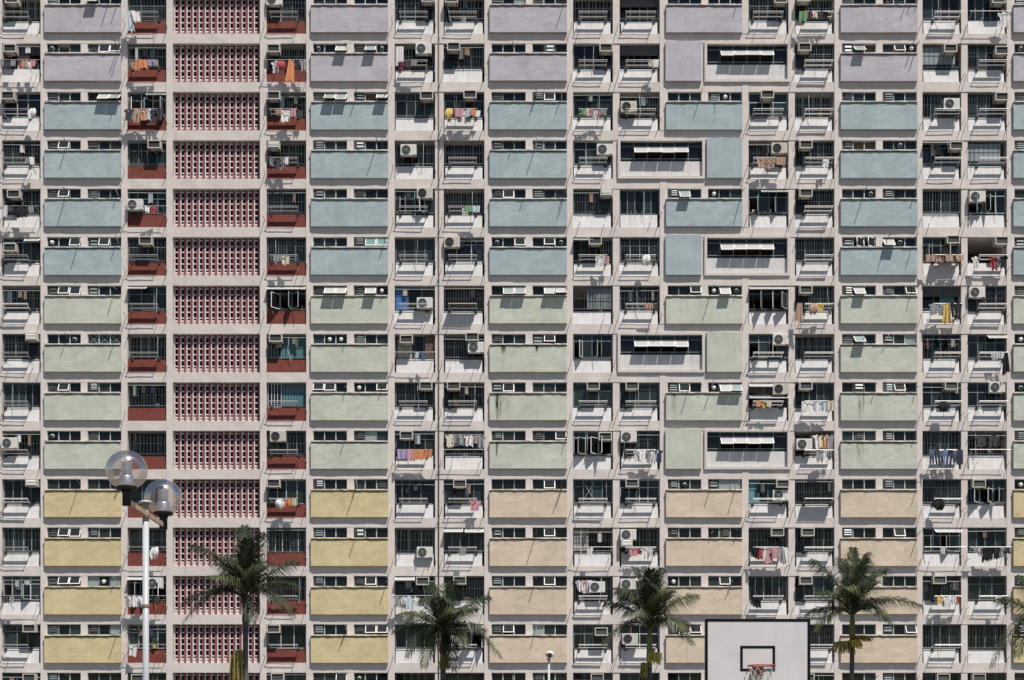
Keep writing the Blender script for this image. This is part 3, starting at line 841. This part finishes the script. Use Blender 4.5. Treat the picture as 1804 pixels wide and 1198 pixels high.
def add_ac(k, c, kind, fx, yoff, which):
    x0, x1 = COLX[c]
    if kind == 'a' and rnd.random() < .07: kind = 'b'
    if kind == 's' and rnd.random() < .35: kind = 'd'
    h = .43 if kind in 'ab' else .60
    d = .56 if kind in 'ab' else .34
    hw = .36 if kind in 'ab' else .45
    yback = .20 if kind in 'ab' else rnd.choice([.05, .1])
    zt = TOP(k) - yoff / S
    front = d - yback
    zt -= front * TAN(zt)                       # the front sits lower than it appears from below
    if zt > TOP(k) - .01 and front < .02: zt = TOP(k) - .01
    zt = min(zt, TOP(k) - .025)
    x = min(max(x0 + (x1 - x0) * fx, x0 + hw + .02), x1 - hw - .02)
    lab = (which + ' ' if which else '') + ACWORDS[kind] + ', ' + place(k, c)
    pr = get_ac(kind)
    loc = (x, yback, zt - h)
    if kind not in used:
        used.add(kind); pr.location = loc; pr['label'] = lab
        return pr
    return copy_thing(pr, loc, lab)

# ---- drying racks
RPROTO = {}
def rack_proto(w, kind):
    key = (round(w, 1), kind)
    m = {'R': M['steel'], 'Rw': M['wsteel'], 'Rb': M['steel']}[kind]
    t = thing('drying_rack', '', 'drying rack', (0, 0, -50), 'drying racks on the balconies')
    P_, Hh = .60, .19
    def rail(y, z, r=.017): MB().tube([(0, y, z), (w, y, z)], r, 6).build('rail', m, t)
    rail(-P_, Hh, .018); rail(-P_ * .80, Hh * .80, .009)
    MB().box(.02, w - .02, -.31, -.18, .035, .055).build('shelf_slat', m, t)
    for x in (.06, w - .06):
        b = MB().tube([(x, .2, -.0), (x, -.1, .02), (x, -P_, Hh)], .017, 5)
        bo = b.build('bracket', m, t)
        MB().box(x - .07, x + .07, .05, .19, -.11, .03).build('clamp', M['dark'], bo)
    if kind == 'Rb':
        MB().box(.02, w - .02, -P_ + .02, -.06, Hh + .02, Hh + .045).build('shelf_board', M['rust'], t)
    if kind == 'Rw':
        MB().box(.0, w, -P_ - .02, -P_ + .05, Hh - .012, Hh + .022).build('front_board', m, t)
    return t
def add_rack(k, c, kind, dx=0):
    x0, x1 = COLX[c]
    a, b = RACKX[c]
    a += dx; b += dx
    w = round((b - a) * (x1 - x0), 1)
    a_ = x0 + a * (x1 - x0)
    lab = {'R': 'grey metal drying rack', 'Rw': 'white painted drying rack', 'Rb': 'drying rack carrying a brown board'}[kind] + ', ' + place(k, c)
    loc = (a_, .03, TOP(k) - PTOP + .0)
    key = (w, kind)
    if key not in RPROTO:
        RPROTO[key] = rack_proto(w, kind)
        RPROTO[key].location = loc; RPROTO[key]['label'] = lab
        return
    copy_thing(RPROTO[key], loc, lab)

# ---- laundry
KIND = {'s': 'shirt', 't': 'towel', 'p': 'trousers', 'k': 'small_cloth', 'd': 'dress', 'b': 'cloth_bag'}
SIZE = {'s': (.42, .70), 't': (.52, .60), 'p': (.32, .86), 'k': (.28, .42), 'd': (.44, 1.1), 'b': (.46, .58)}
def garment(kind, w, h):
    """a hanging cloth with folds; outline by kind, origin on its rail"""
    mb = MB()
    nx, nz = (10, 12)
    ph = rnd.uniform(0, 6); f = rnd.uniform(9, 15); amp = {'b': .07, 'p': .035}.get(kind, .06)
    skew = rnd.uniform(-.16, .16)
    hem = [rnd.uniform(-.13, .10) for _ in range(nx + 1)]
    idx = {}
    for j in range(nz + 1):
        t = j / nz
        for i in range(nx + 1):
            u = i / nx - .5
            if kind == 's':
                ww = w * (1.25 if .04 < t < .33 else .86 if t >= .33 else .7)
            elif kind == 'd':
                ww = w * (.62 + .55 * t)
            elif kind == 'b':
                ww = w * (.55 + .6 * math.sin(math.pi * min(1, t * .95 + .05)))
            elif kind == 'p':
                ww = w * (1.0 - .1 * t)
            else:
                ww = w * (1 - .12 * t)
            x = u * ww + skew * t * h
            zz = -t * h * (1 + hem[i]) + (.02 if kind == 's' and abs(u) < .15 and j == 0 else 0) - (.05 * abs(u) * 4 * h if kind == 's' and j == 0 else 0)
            y = amp * (t * .8 + .2) * math.sin(f * u + ph + 1.5 * t) + rnd.uniform(-.006, .006) - (.0 if kind != 'b' else .08 * math.sin(math.pi * t))
            mb.v.append((x, y, zz)); idx[(i, j)] = len(mb.v) - 1
    for j in range(nz):
        t = (j + .5) / nz
        for i in range(nx):
            u = (i + .5) / nx - .5
            if kind == 'p' and t > .3 and abs(u) < .09: continue
            if kind == 's' and t < .04 and abs(u) > .4: continue
            mb.f.append((idx[(i, j)], idx[(i + 1, j)], idx[(i + 1, j + 1)], idx[(i, j + 1)]))
    me = mb.mesh(KIND[kind])
    for p in me.polygons: p.use_smooth = True
    return me
GC = {}
def laundry(k, c, a, b, items, base, total):
    x0, x1 = COLX[c]
    w = x1 - x0
    n = len(items)
    for i, it in enumerate(items):
        kind, col = it[0], it[1]
        inside = len(it) > 2
        sw, sh = SIZE[kind]
        room = (b - a) * w / n
        sw = min(max(sw * rnd.uniform(.85, 1.15), room * .95), room * 1.9 if n > 1 else sw * 1.3)
        sh *= rnd.uniform(.8, 1.15)
        me = garment(kind, sw, sh); me.materials.append(M['c' + col])
        x = x0 + (a + (b - a) * (i + .5) / n) * w
        if inside:
            loc = (x, .05 + rnd.uniform(-.05, .02), TOP(k) - .22)
        else:
            # on the front rail, or the second one
            q = rnd.choice([1.0, 1.0, .86, .72])
            loc = (x, .03 - .60 * q - .022, TOP(k) - PTOP + .19 * q + .02)
        cname = COLS[col][0]
        kn = {'k': 'small cloth', 'b': 'bundled cloth'}.get(kind, KIND[kind])
        j = base + i
        pos = 'only' if total == 1 else (ORD[j] + ' from left')
        nm = KIND[kind]
        o = put(nm, me, None, loc, (0, 0, rnd.uniform(-.35, .35)))
        lab = (f'hanging {cname} {kn}, ' if total == 1 else f'{cname} {kn} {pos}, ') + place(k, c)
        tag(o, lab, {'k': 'laundry', 'b': 'laundry', 's': 'shirt', 't': 'towel', 'p': 'trousers', 'd': 'dress'}[kind], 'laundry hanging from the balconies')

def plant(k, c, fx):
    x0, x1 = COLX[c]
    t = thing('potted_plant', 'leafy green potted plant on the parapet, ' + place(k, c), 'potted plant', (x0 + (x1 - x0) * fx, .05, TOP(k) - PTOP + .005), 'potted plants on the balconies')
    MB().lathe([(0, 0), (.10, 0), (.14, .2), (.12, .2), (.0, .17)], 12).build('pot', M['cY'] if k == 13 else M['rust'], t)
    lf = MB()
    for i in range(70):
        a = rnd.uniform(0, 6.28); e = rnd.uniform(.1, 1.4); l = rnd.uniform(.12, .34)
        d = Vector((math.cos(a) * math.cos(e), math.sin(a) * math.cos(e), math.sin(e)))
        p0 = Vector((0, 0, .18)) + d * l * .3; p1 = Vector((0, 0, .18)) + d * l
        s = d.cross(Vector((0, 0, 1))).normalized() * .035
        lf.quad(p0 - s * .3, (p0 + p1) / 2 - s, p1, (p0 + p1) / 2 + s)
    lf.build('foliage', mat('house_plant_leaf', (.09, .17, .035), .6), t)['kind'] = 'stuff'

def fr(s):
    a, b = s.split('-')
    return float(a), float(b)
for line in BAL.strip().split('\n'):
    k, rest = line.split(' ', 1)
    k = int(k)
    for cell in rest.split('|'):
        tk = cell.split()
        c = int(tk[0]); style = tk[1]; fl = tk[2:]
        if (c == 10 and k in BIGL) or (c == 12 and k in BIGR): continue
        p = balcony(k, c, style, fl)
        w = COLX[c][1] - COLX[c][0]
        acs = [f for f in fl if f[0] in 'as' and ',' in f and f[1] in '.0123456789-']
        for i, f in enumerate(acs):
            fx, yo = f[1:].split(',')
            add_ac(k, c, f[0], float(fx), float(yo), '' if len(acs) == 1 else ('upper' if float(yo) == min(float(q.split(',')[1]) for q in acs) else 'lower'))
        racks = [f for f in fl if f in ('R', 'Rw', 'Rb')][:1]
        for f in racks: add_rack(k, c, f)
        ls = [f for f in fl if f[0] == 'L']
        tot = sum(len(f.split(':')[1].split(',')) for f in ls)
        base = 0
        for f in ls:
            rng, its = f[1:].split(':')
            a, b = fr(rng)
            its = its.split(',')
            laundry(k, c, a, b, its, base, tot)
            base += len(its)
        if ls and not racks:      # a plain pole to hang them from
            o = MB().tube([(0, 0, 0), (w + .15, 0, 0)], .016, 6).build('laundry_pole', M['steel'], None, (COLX[c][0] - .05, -.592, TOP(k) - PTOP + .195))
            for xx in (.15, w - .05):
                MB().tube([(xx, .62, -.15), (xx, .0, -.01)], .014, 5).build('bracket', M['steel'], o)
            tag(o, 'thin metal laundry pole on brackets, ' + place(k, c), 'laundry pole', 'laundry poles on the balconies')
        for f in fl:
            if f[0] == 't' and f[1] in '0.':
                a, b = fr(f[1:])
                open_sash(p, .03 + a * (w - .06), .03 + b * (w - .06), -.06, .5, rnd.uniform(58, 66), .10, M['gw'])
            elif f == 't2':
                open_sash(p, .03, w - .03, -.72, .5, 62, .1, M['gw'])
            elif f == 'P':
                plant(k, c, .3 if k == 2 else .68 if k == 13 else .3)
            elif f == 'C':
                curtain(p, M['cW'], .06, .06 + w * .2, -PTOP + .1, -.15, .02)
        if rnd.random() < .38:
            xh = w * rnd.uniform(.1, .9)
            MB().tube([(xh, .10, -.05), (xh + rnd.uniform(-.03, .03), .02, -.6), (xh + rnd.uniform(-.06, .06), .0, -rnd.uniform(.9, 1.5)), (xh + rnd.uniform(-.2, .2), -.05, -1.55)], .014, 5).build('hose', M[rnd.choice(['alu', 'steel', 'wsteel', 'pipe'])], p)
        for _ in range(rnd.choice([0, 0, 1, 1, 2])):
            xb = w * rnd.uniform(.1, .85)
            bwid, bhei = rnd.uniform(.12, .35), rnd.uniform(.12, .4)
            block('storage_box', M[rnd.choice(['greyc', 'cream', 'tealc', 'brownc', 'cG', 'cI', 'cD', 'acw'])], p, xb, xb + bwid, .38, .48, -PTOP - .05, -PTOP + bhei)
        if rnd.random() < .35:
            zc = -rnd.uniform(.12, .3)
            MB().tube([(.02, .06, zc), (w - .02, .06, zc + rnd.uniform(-.03, .03))], .014, 5).build('clothes_line', M['alu'], p)
            for q in range(rnd.choice([1, 2, 3, 4])):
                xq = w * rnd.uniform(.1, .85); cw = rnd.uniform(.14, .3)
                curtain(p, M['c' + rnd.choice('GDNKWCTJI')], xq, xq + cw, zc - rnd.uniform(.35, .7), zc, .08)
        # laundry pole sockets beside the opening: thin rods whose shadows rake down the beam below
        for s, pr in ((-.04, .85), (1.02, .7), (.8, .35), (.2, .3)):
            if rnd.random() < pr:
                xr = w * s + rnd.uniform(-.05, .03)
                zz = -OH + rnd.uniform(.25, .55)
                MB().tube([(xr, .04, zz), (xr, -rnd.uniform(.35, .95), zz + .04)], .019, 5).build('pole_holder', M['steel'], p)

# plain outer bays beyond the frame
for c in (-1, 18):
    x0, x1 = COLX[c]
    for k in range(NROW):
        MB().box(.002, x1 - x0 - .002, .05, .2, -OH + .001, -PTOP).build('balcony', M['white'], bld, (x0, 0, TOP(k)))
        block('window_infill', M['dark'], bld, x0 + .002, x1 - .002, .3, .34, TOP(k) - PTOP, TOP(k) - .002)

# ---------------------------------------------------------------- palms
leafm = mat('palm_leaflet_green', (0.036, 0.048, 0.022), 0.42, 0.35, 1.5)
leafy = mat('palm_leaflet_olive', (0.075, 0.088, 0.034), 0.42, 0.35, 1.5)
leafd = mat('palm_leaflet_browning', (0.15, 0.115, 0.055), 0.6, 0.35, 1.5)
rachm = mat('palm_midrib', (0.10, 0.12, 0.04), 0.6)
shaft = mat('palm_crownshaft', (0.17, 0.20, 0.07), 0.55, 0.2, 3)
trunkm = mat('grey_palm_trunk', (0.115, 0.105, 0.098), 0.9, 0.3, 4, 0.02, 10, (1, 1, 6))
flower = mat('yellow_flower_strand', (0.62, 0.47, 0.10), 0.8, 0.2, 8)
olive = mat('olive_flower_strand', (0.28, 0.23, 0.07), 0.8, 0.3, 8)
def frond(parent, tip, m, bulge, seed):
    r_ = random.Random(seed)
    T = Vector(tip)
    L_ = T.length
    side = Vector((T.x, T.y, 0))
    P1 = Vector((T.x * .42, T.y * .42, max(T.z, 0) * .55 + bulge * L_))
    def bz(t): return P1 * (2 * t * (1 - t)) + T * (t * t)
    pts = [bz(i / 14) for i in range(15)]
    mb = MB().tube(pts, [.032 * (1 - .85 * i / 14) + .004 for i in range(15)], 5)
    n = 72
    ax = Vector((0, 0, 1))
    for i in range(n):
        t = .12 + .88 * i / (n - 1)
        p = bz(t); d = (bz(min(t + .02, 1)) - bz(max(t - .02, 0))).normalized()
        u = d.cross(ax)
        if u.length < .1: u = Vector((1, .2, 0))
        u.normalize()
        up = u.cross(d).normalized()
        ll = (.88 * math.sin(math.pi * min(1, .16 + .82 * t)) ** .6 + .05) * r_.uniform(.75, 1.12) * min(1, L_ / 2.0)
        for sgn in (-1, 1):
            a0 = d * .60 + u * sgn * .62 + up * r_.uniform(-.10, .25)
            a0.normalize()
            mid = p + a0 * ll * .5
            a1 = (a0 * .55 + Vector((0, 0, -.85)) + d * .2).normalized()
            end = mid + a1 * ll * .62 + Vector((r_.uniform(-.03, .03), r_.uniform(-.03, .03), 0))
            wv = d.cross(a0).cross(a0).normalized() * .0145
            b = len(mb.v)
            mb.v += [tuple(p - wv * .5), tuple(p + wv * .5), tuple(mid + wv), tuple(mid - wv), tuple(end)]
            mb.f += [(b, b + 1, b + 2, b + 3), (b + 3, b + 2, b + 4)]
    mb.build('frond', m, parent)

def palm(px, py, tips, d, seed, label, tr=.085, shaft_len=.9, flowers=(), shaft_m=None):
    q = F / d
    x = (px - 902) / q; zb = EYE + (HZ - py) / q
    t = thing('palm_tree', label, 'palm tree', (x, d - D, 0), 'palm trees in front of the block')
    r_ = random.Random(seed)
    lean = r_.uniform(-.1, .1)
    zt = zb - shaft_len
    MB().tube([(lean * (1 - i / 10), 0, zt * i / 10) for i in range(11)], [tr * (1.7 - .7 * min(1, i / 4)) for i in range(11)], 12).build('trunk', trunkm, t, smooth=True)
    MB().tube([(0, 0, zt - .02), (0, 0, zt + shaft_len * .3), (0, 0, zt + shaft_len * .8), (0, 0, zb + .25)], [tr * 1.02, tr * 1.35, tr * 1.1, .03], 12).build('crownshaft', shaft_m or shaft, t, smooth=True)
    crown = put('crown', None, t, (0, 0, zb))
    for i, tp in enumerate(tips):
        dx, dz = tp[0] / q, -tp[1] / q
        dy = tp[2] if len(tp) > 2 else r_.uniform(-.7, .7)
        bul = tp[3] if len(tp) > 3 else (.30 if tp[1] > -20 else .16)
        frond(crown, (dx, dy, dz), leafm if r_.random() < .6 or tp[1] < -60 else leafy if r_.random() < .9 else leafd, bul, seed * 100 + i)
    for (fx, fy, ln, m, sp) in flowers:
        mb = MB()
        for i in range(90):
            a = r_.uniform(0, 6.28); s = r_.uniform(.2, 1) * sp
            p0 = Vector((0, 0, 0)); p1 = Vector((math.cos(a) * s, math.sin(a) * s, .06 - s * .2)); p2 = p1 * 1.25 + Vector((0, 0, -ln * r_.uniform(.5, 1.05)))
            mb.tube([p0, p1, p2], [.016, .018, .014], 4, False)
        mb.build('inflorescence', m, t, (fx / q, -.12, zb - fy / q))['kind'] = 'stuff'
    return t

palm(432.6, 1056, [(-4, -130, .3, .05), (-91, -93, -.2, .24), (-99, 43, -.9, .42), (-115, 8, .3, .33), (89, -66, -.2, .12), (87, 30, -.9, .42), (20, 45, -1.0, .35), (33, -112, -.6, .08), (82, -30, .9, .28),
                   (-34, -66, -1.7, .25), (20, -76, 1.5, .2), (-48, -30, -1.6, .3), (48, -50, -1.5, .25), (-18, -98, .9, .1), (10, -100, -.8, .1), (-60, -70, 1.2, .2)], 57, 11,
     'palm tree in front of the red lattice with olive strands hanging at its trunk', .095, 1.0, [(-16, 100, .95, olive, .22), (-10, 92, .5, olive, .12)], trunkm)
palm(780.5, 1120, [(-20, -93, .2, .08), (17, -92, -.3, .08), (79, -69, .2, .2), (102, 40, -.6, .42), (-87, -8, .1, .34), (-60, 40, -1.0, .42), (-30, 58, -1.1, .45), (-74, -34, -.8, .28), (60, -50, .9, .25), (76, -6, -.9, .34),
                   (-5, -60, -1.6, .2), (30, -40, -1.7, .28), (-40, -70, 1.0, .18), (40, 20, -1.4, .42), (5, -96, 1.0, .1), (20, 62, -.6, .4)], 57, 12,
     'bushy palm tree below the drainpipe with brown seed strands under its crown', .10, .7, [(2, 34, .55, olive, .14)], trunkm)
palm(1144.4, 1108, [(-21, -107, .2, .06), (19, -104, -.3, .06), (83, -59, .0, .22), (80, -4, .5, .32), (-77, -45, .2, .24), (-61, -68, -.6, .2), (-83, 29, -.5, .36), (70, 30, -1.0, .40), (-43, -74, .9, .18), (45, -70, .9, .16),
                    (0, -100, -.7, .08), (-10, -70, -1.6, .2), (30, -60, -1.5, .25), (-40, -20, -1.6, .32), (10, -98, .9, .1), (55, 6, -1.3, .36)], 57, 13,
     'palm tree with a green trunk top and one bright yellow flower cluster', .085, 1.35, [(9, 44, .42, flower, .22), (-10, 62, .55, olive, .12)])
palm(1501.5, 1084, [(2, -118, .1, .04), (30, -110, .2, .05), (-71, -97, .1, .2), (63, -81, .3, .3), (115, -15, -.4, .30), (-76, -4, .5, .3), (-67, -36, -.5, .3), (-70, 30, -.7, .36), (51, 6, -1.0, .42), (28, -2, -1.3, .4),
                    (18, -96, -.5, .08), (-17, -100, .4, .08), (70, -30, .9, .26), (-30, -40, -1.6, .3), (25, -50, -1.6, .28), (60, 20, -.9, .4)], 57, 14,
     'palm tree behind the backboard with wide olive and yellow flower strands', .085, .95, [(2, 46, .30, flower, .24), (-16, 48, .42, olive, .34), (14, 38, .2, olive, .34)])
palm(1838, 1104, [(-80, -48, .0, .22), (-95, 72, -.3, .42), (-60, 55, -.9, .42), (-40, -90, .2, .1), (10, -110, .2, .06), (60, -80, .2, .2), (90, -20, .2, .3), (80, 40, -.3, .4), (-50, -10, -1.2, .35), (30, 40, -1.3, .4)], 57, 15,
     'palm tree at the right edge, only its left fronds showing', .09, .9)

# ---------------------------------------------------------------- street lamp with two clear globes
whitep = mat('white_pole_paint', (0.38, 0.405, 0.43), 0.4, 0.06, 4)
beige = mat('weathered_beige_paint', (0.42, 0.33, 0.24), 0.7, 0.35, 9)
silver = mat('polished_metal', (0.82, 0.84, 0.85), 0.28, metal=0.85)
blackp = mat('black_lamp_holder', (0.022, 0.021, 0.02), 0.6)
lx = -3.925
LY = 17.3 - D
lamp = thing('street_lamp', 'white post street lamp carrying two smoky transparent globe lanterns on a crossarm', 'street lamp', (lx, LY, 0))
MB().tube([(0, 0, 0), (0, 0, 4.10)], .034, 14).build('post', whitep, lamp, smooth=True)
MB().tube([(0, 0, 4.10), (0, 0, 4.295)], .035, 14).build('post_top', beige, lamp, smooth=True)
MB().lathe([(.0, 0), (.075, 0), (.08, .012), (.04, .03), (0, .035)], 18, (0, 0, 4.297)).build('cap_disc', whitep, lamp, smooth=True)
MB().lathe([(.036, 0), (.041, .005), (.041, .03), (.036, .035)], 14, (0, 0, 3.18)).build('post_clamp', mat('rusty_strap', (.25, .17, .11), .8), lamp)
MB().box(-.012, .012, -.85, .85, 4.165, 4.215).build('crossarm', beige, lamp)
for y in (-.855, .875):
    ln = put('lantern', None, lamp, (0, y, 4.50))
    rg = .212
    gl = MB().lathe([(rg * math.sin(math.pi * i / 24) if 0 < i else .0005, rg * math.cos(math.pi * i / 24) * .94) for i in range(0, 22)], 40)
    gl.build('globe', M['lamp_glass'], ln, smooth=True)
    MB().tube([(0, 0, -.36), (0, 0, -.24), (0, 0, -.205)], [.045, .045, .06], 14).build('holder', blackp, ln, smooth=True)
    MB().lathe([(.0, -.205), (.10, -.200), (.112, -.180), (.104, -.162), (0, -.16)], 20).build('collar', blackp, ln, smooth=True)
    MB().lathe([(.074, -.158), (.074, -.07), (.066, -.055), (0, -.052)], 22).build('reflector_cup', silver, ln, smooth=True)
    pr = [(.0, -.05)]
    for i in range(6):
        z = -.045 + i * .023
        pr += [(.036, z), (.060, z + .004), (.060, z + .010), (.036, z + .014)]
    pr += [(.0, .10)]
    MB().lathe(pr, 20).build('louvre_stack', silver, ln)

# ---------------------------------------------------------------- small pole lamp near the middle
d = 40.0; q = F / d
pl = thing('pole_lamp', 'small white pole with a round hooded floodlight, standing low near the middle', 'pole lamp', ((967 - 902) / q, d - D, 0))
zt = EYE + (HZ - 1162) / q
MB().tube([(0, 0, 0), (0, 0, zt)], [.034, .028], 10).build('pole', whitep, pl, smooth=True)
MB().tube([(0, 0, zt - .01), (0, 0, zt + .05)], .05, 10).build('neck', whitep, pl)
hd = MB().lathe([(0, .20), (.055, .19), (.098, .15), (.108, .10), (.095, .06), (.05, .04), (0, .04)], 18, (.02, 0, zt + .02)).build('hood', mat('cream_hood', (.6, .55, .47), .5), pl, smooth=True)
MB().lathe([(0, -.095), (.05, -.09), (.062, -.08), (.05, -.07)], 12, (.02, -.02, zt + .105), 'y').build('lens', blackp, pl)

# ---------------------------------------------------------------- basketball hoop
d = 27.6; q = F / d
bx = (1334.8 - 902) / q
hoop = thing('basketball_hoop', 'white basketball backboard with black border lines, red rim and white net', 'basketball hoop', (bx, d - D, 0), None, (0, 0, R(1.0)))
ztop = EYE + (HZ - 1090) / q
bw, bh = 1.81, 1.2
boardm = mat('white_board_paint', (0.545, 0.535, 0.54), 0.5, 0.08, 1.6, streak=.3, dirt=(.36, .34, .33))
MB().box(-bw / 2, bw / 2, 0, .04, ztop - bh, ztop).build('backboard', boardm, hoop)
lnm = mat('black_line_paint', (0.008, 0.007, 0.008), 0.8, spec=0.1)
MB().ring(-bw / 2 + .001, bw / 2 - .001, ztop - bh + .001, ztop - .001, .05, -.004, -.0005).build('border_line', lnm, hoop)
zi = EYE + (HZ - 1182.5) / q
MB().ring(-.30, .30, zi, zi + .435, .045, -.004, -.0005).build('target_line', lnm, hoop)
redm = mat('red_rim_paint', (0.30, 0.046, 0.030), 0.55, .3, 10)
zr = zi + .075
ring = [(.0 + .232 * math.cos(2 * math.pi * i / 28), -.40 + .232 * math.sin(2 * math.pi * i / 28), zr) for i in range(29)]
MB().tube(ring, .0095, 8, False).build('rim', redm, hoop, smooth=True)
mb = MB().box(-.10, .10, -.17, -.0045, zr - .012, zr + .006)
mb.quad((-.10, -.006, zr - .16), (.10, -.006, zr - .16), (.07, -.17, zr - .012), (-.07, -.17, zr - .012))
mb.tube([(.2, -.02, zr - .13), (.20, -.3, zr - .005)], .008, 5).tube([(-.2, -.02, zr - .13), (-.20, -.3, zr - .005)], .008, 5)
mb.build('rim_bracket', redm, hoop)
net = MB()
nn = 11
def netp(i, j):
    t = j / 5
    r = .225 - .095 * t - .02 * math.sin(3.14 * t)
    a = 2 * math.pi * (i + .5 * (j % 2)) / nn
    return (r * math.cos(a), -.40 + r * math.sin(a), zr - .015 - .42 * t)
for j in range(5):
    for i in range(nn):
        net.tube([netp(i, j), netp(i, j + 1)], .0034, 4, False)
        net.tube([netp(i, j), netp(i - 1 if j % 2 == 0 else i + 1, j + 1)], .0034, 4, False)
net.build('net', mat('white_net_cord', (.5, .48, .46), .9), hoop)['kind'] = 'stuff'
galv = mat('galvanised_post', (.30, .31, .32), .5, .15, 5, metal=.5)
MB().tube([(0, 1.2, 0), (0, 1.2, 2.9), (0, .25, 3.35)], .07, 12).build('support_post', galv, hoop)
MB().box(-.35, .35, .041, .10, 3.1, 3.6).tube([(0, .08, 3.35), (0, .3, 3.35)], .05, 8).build('mounting_frame', galv, hoop)
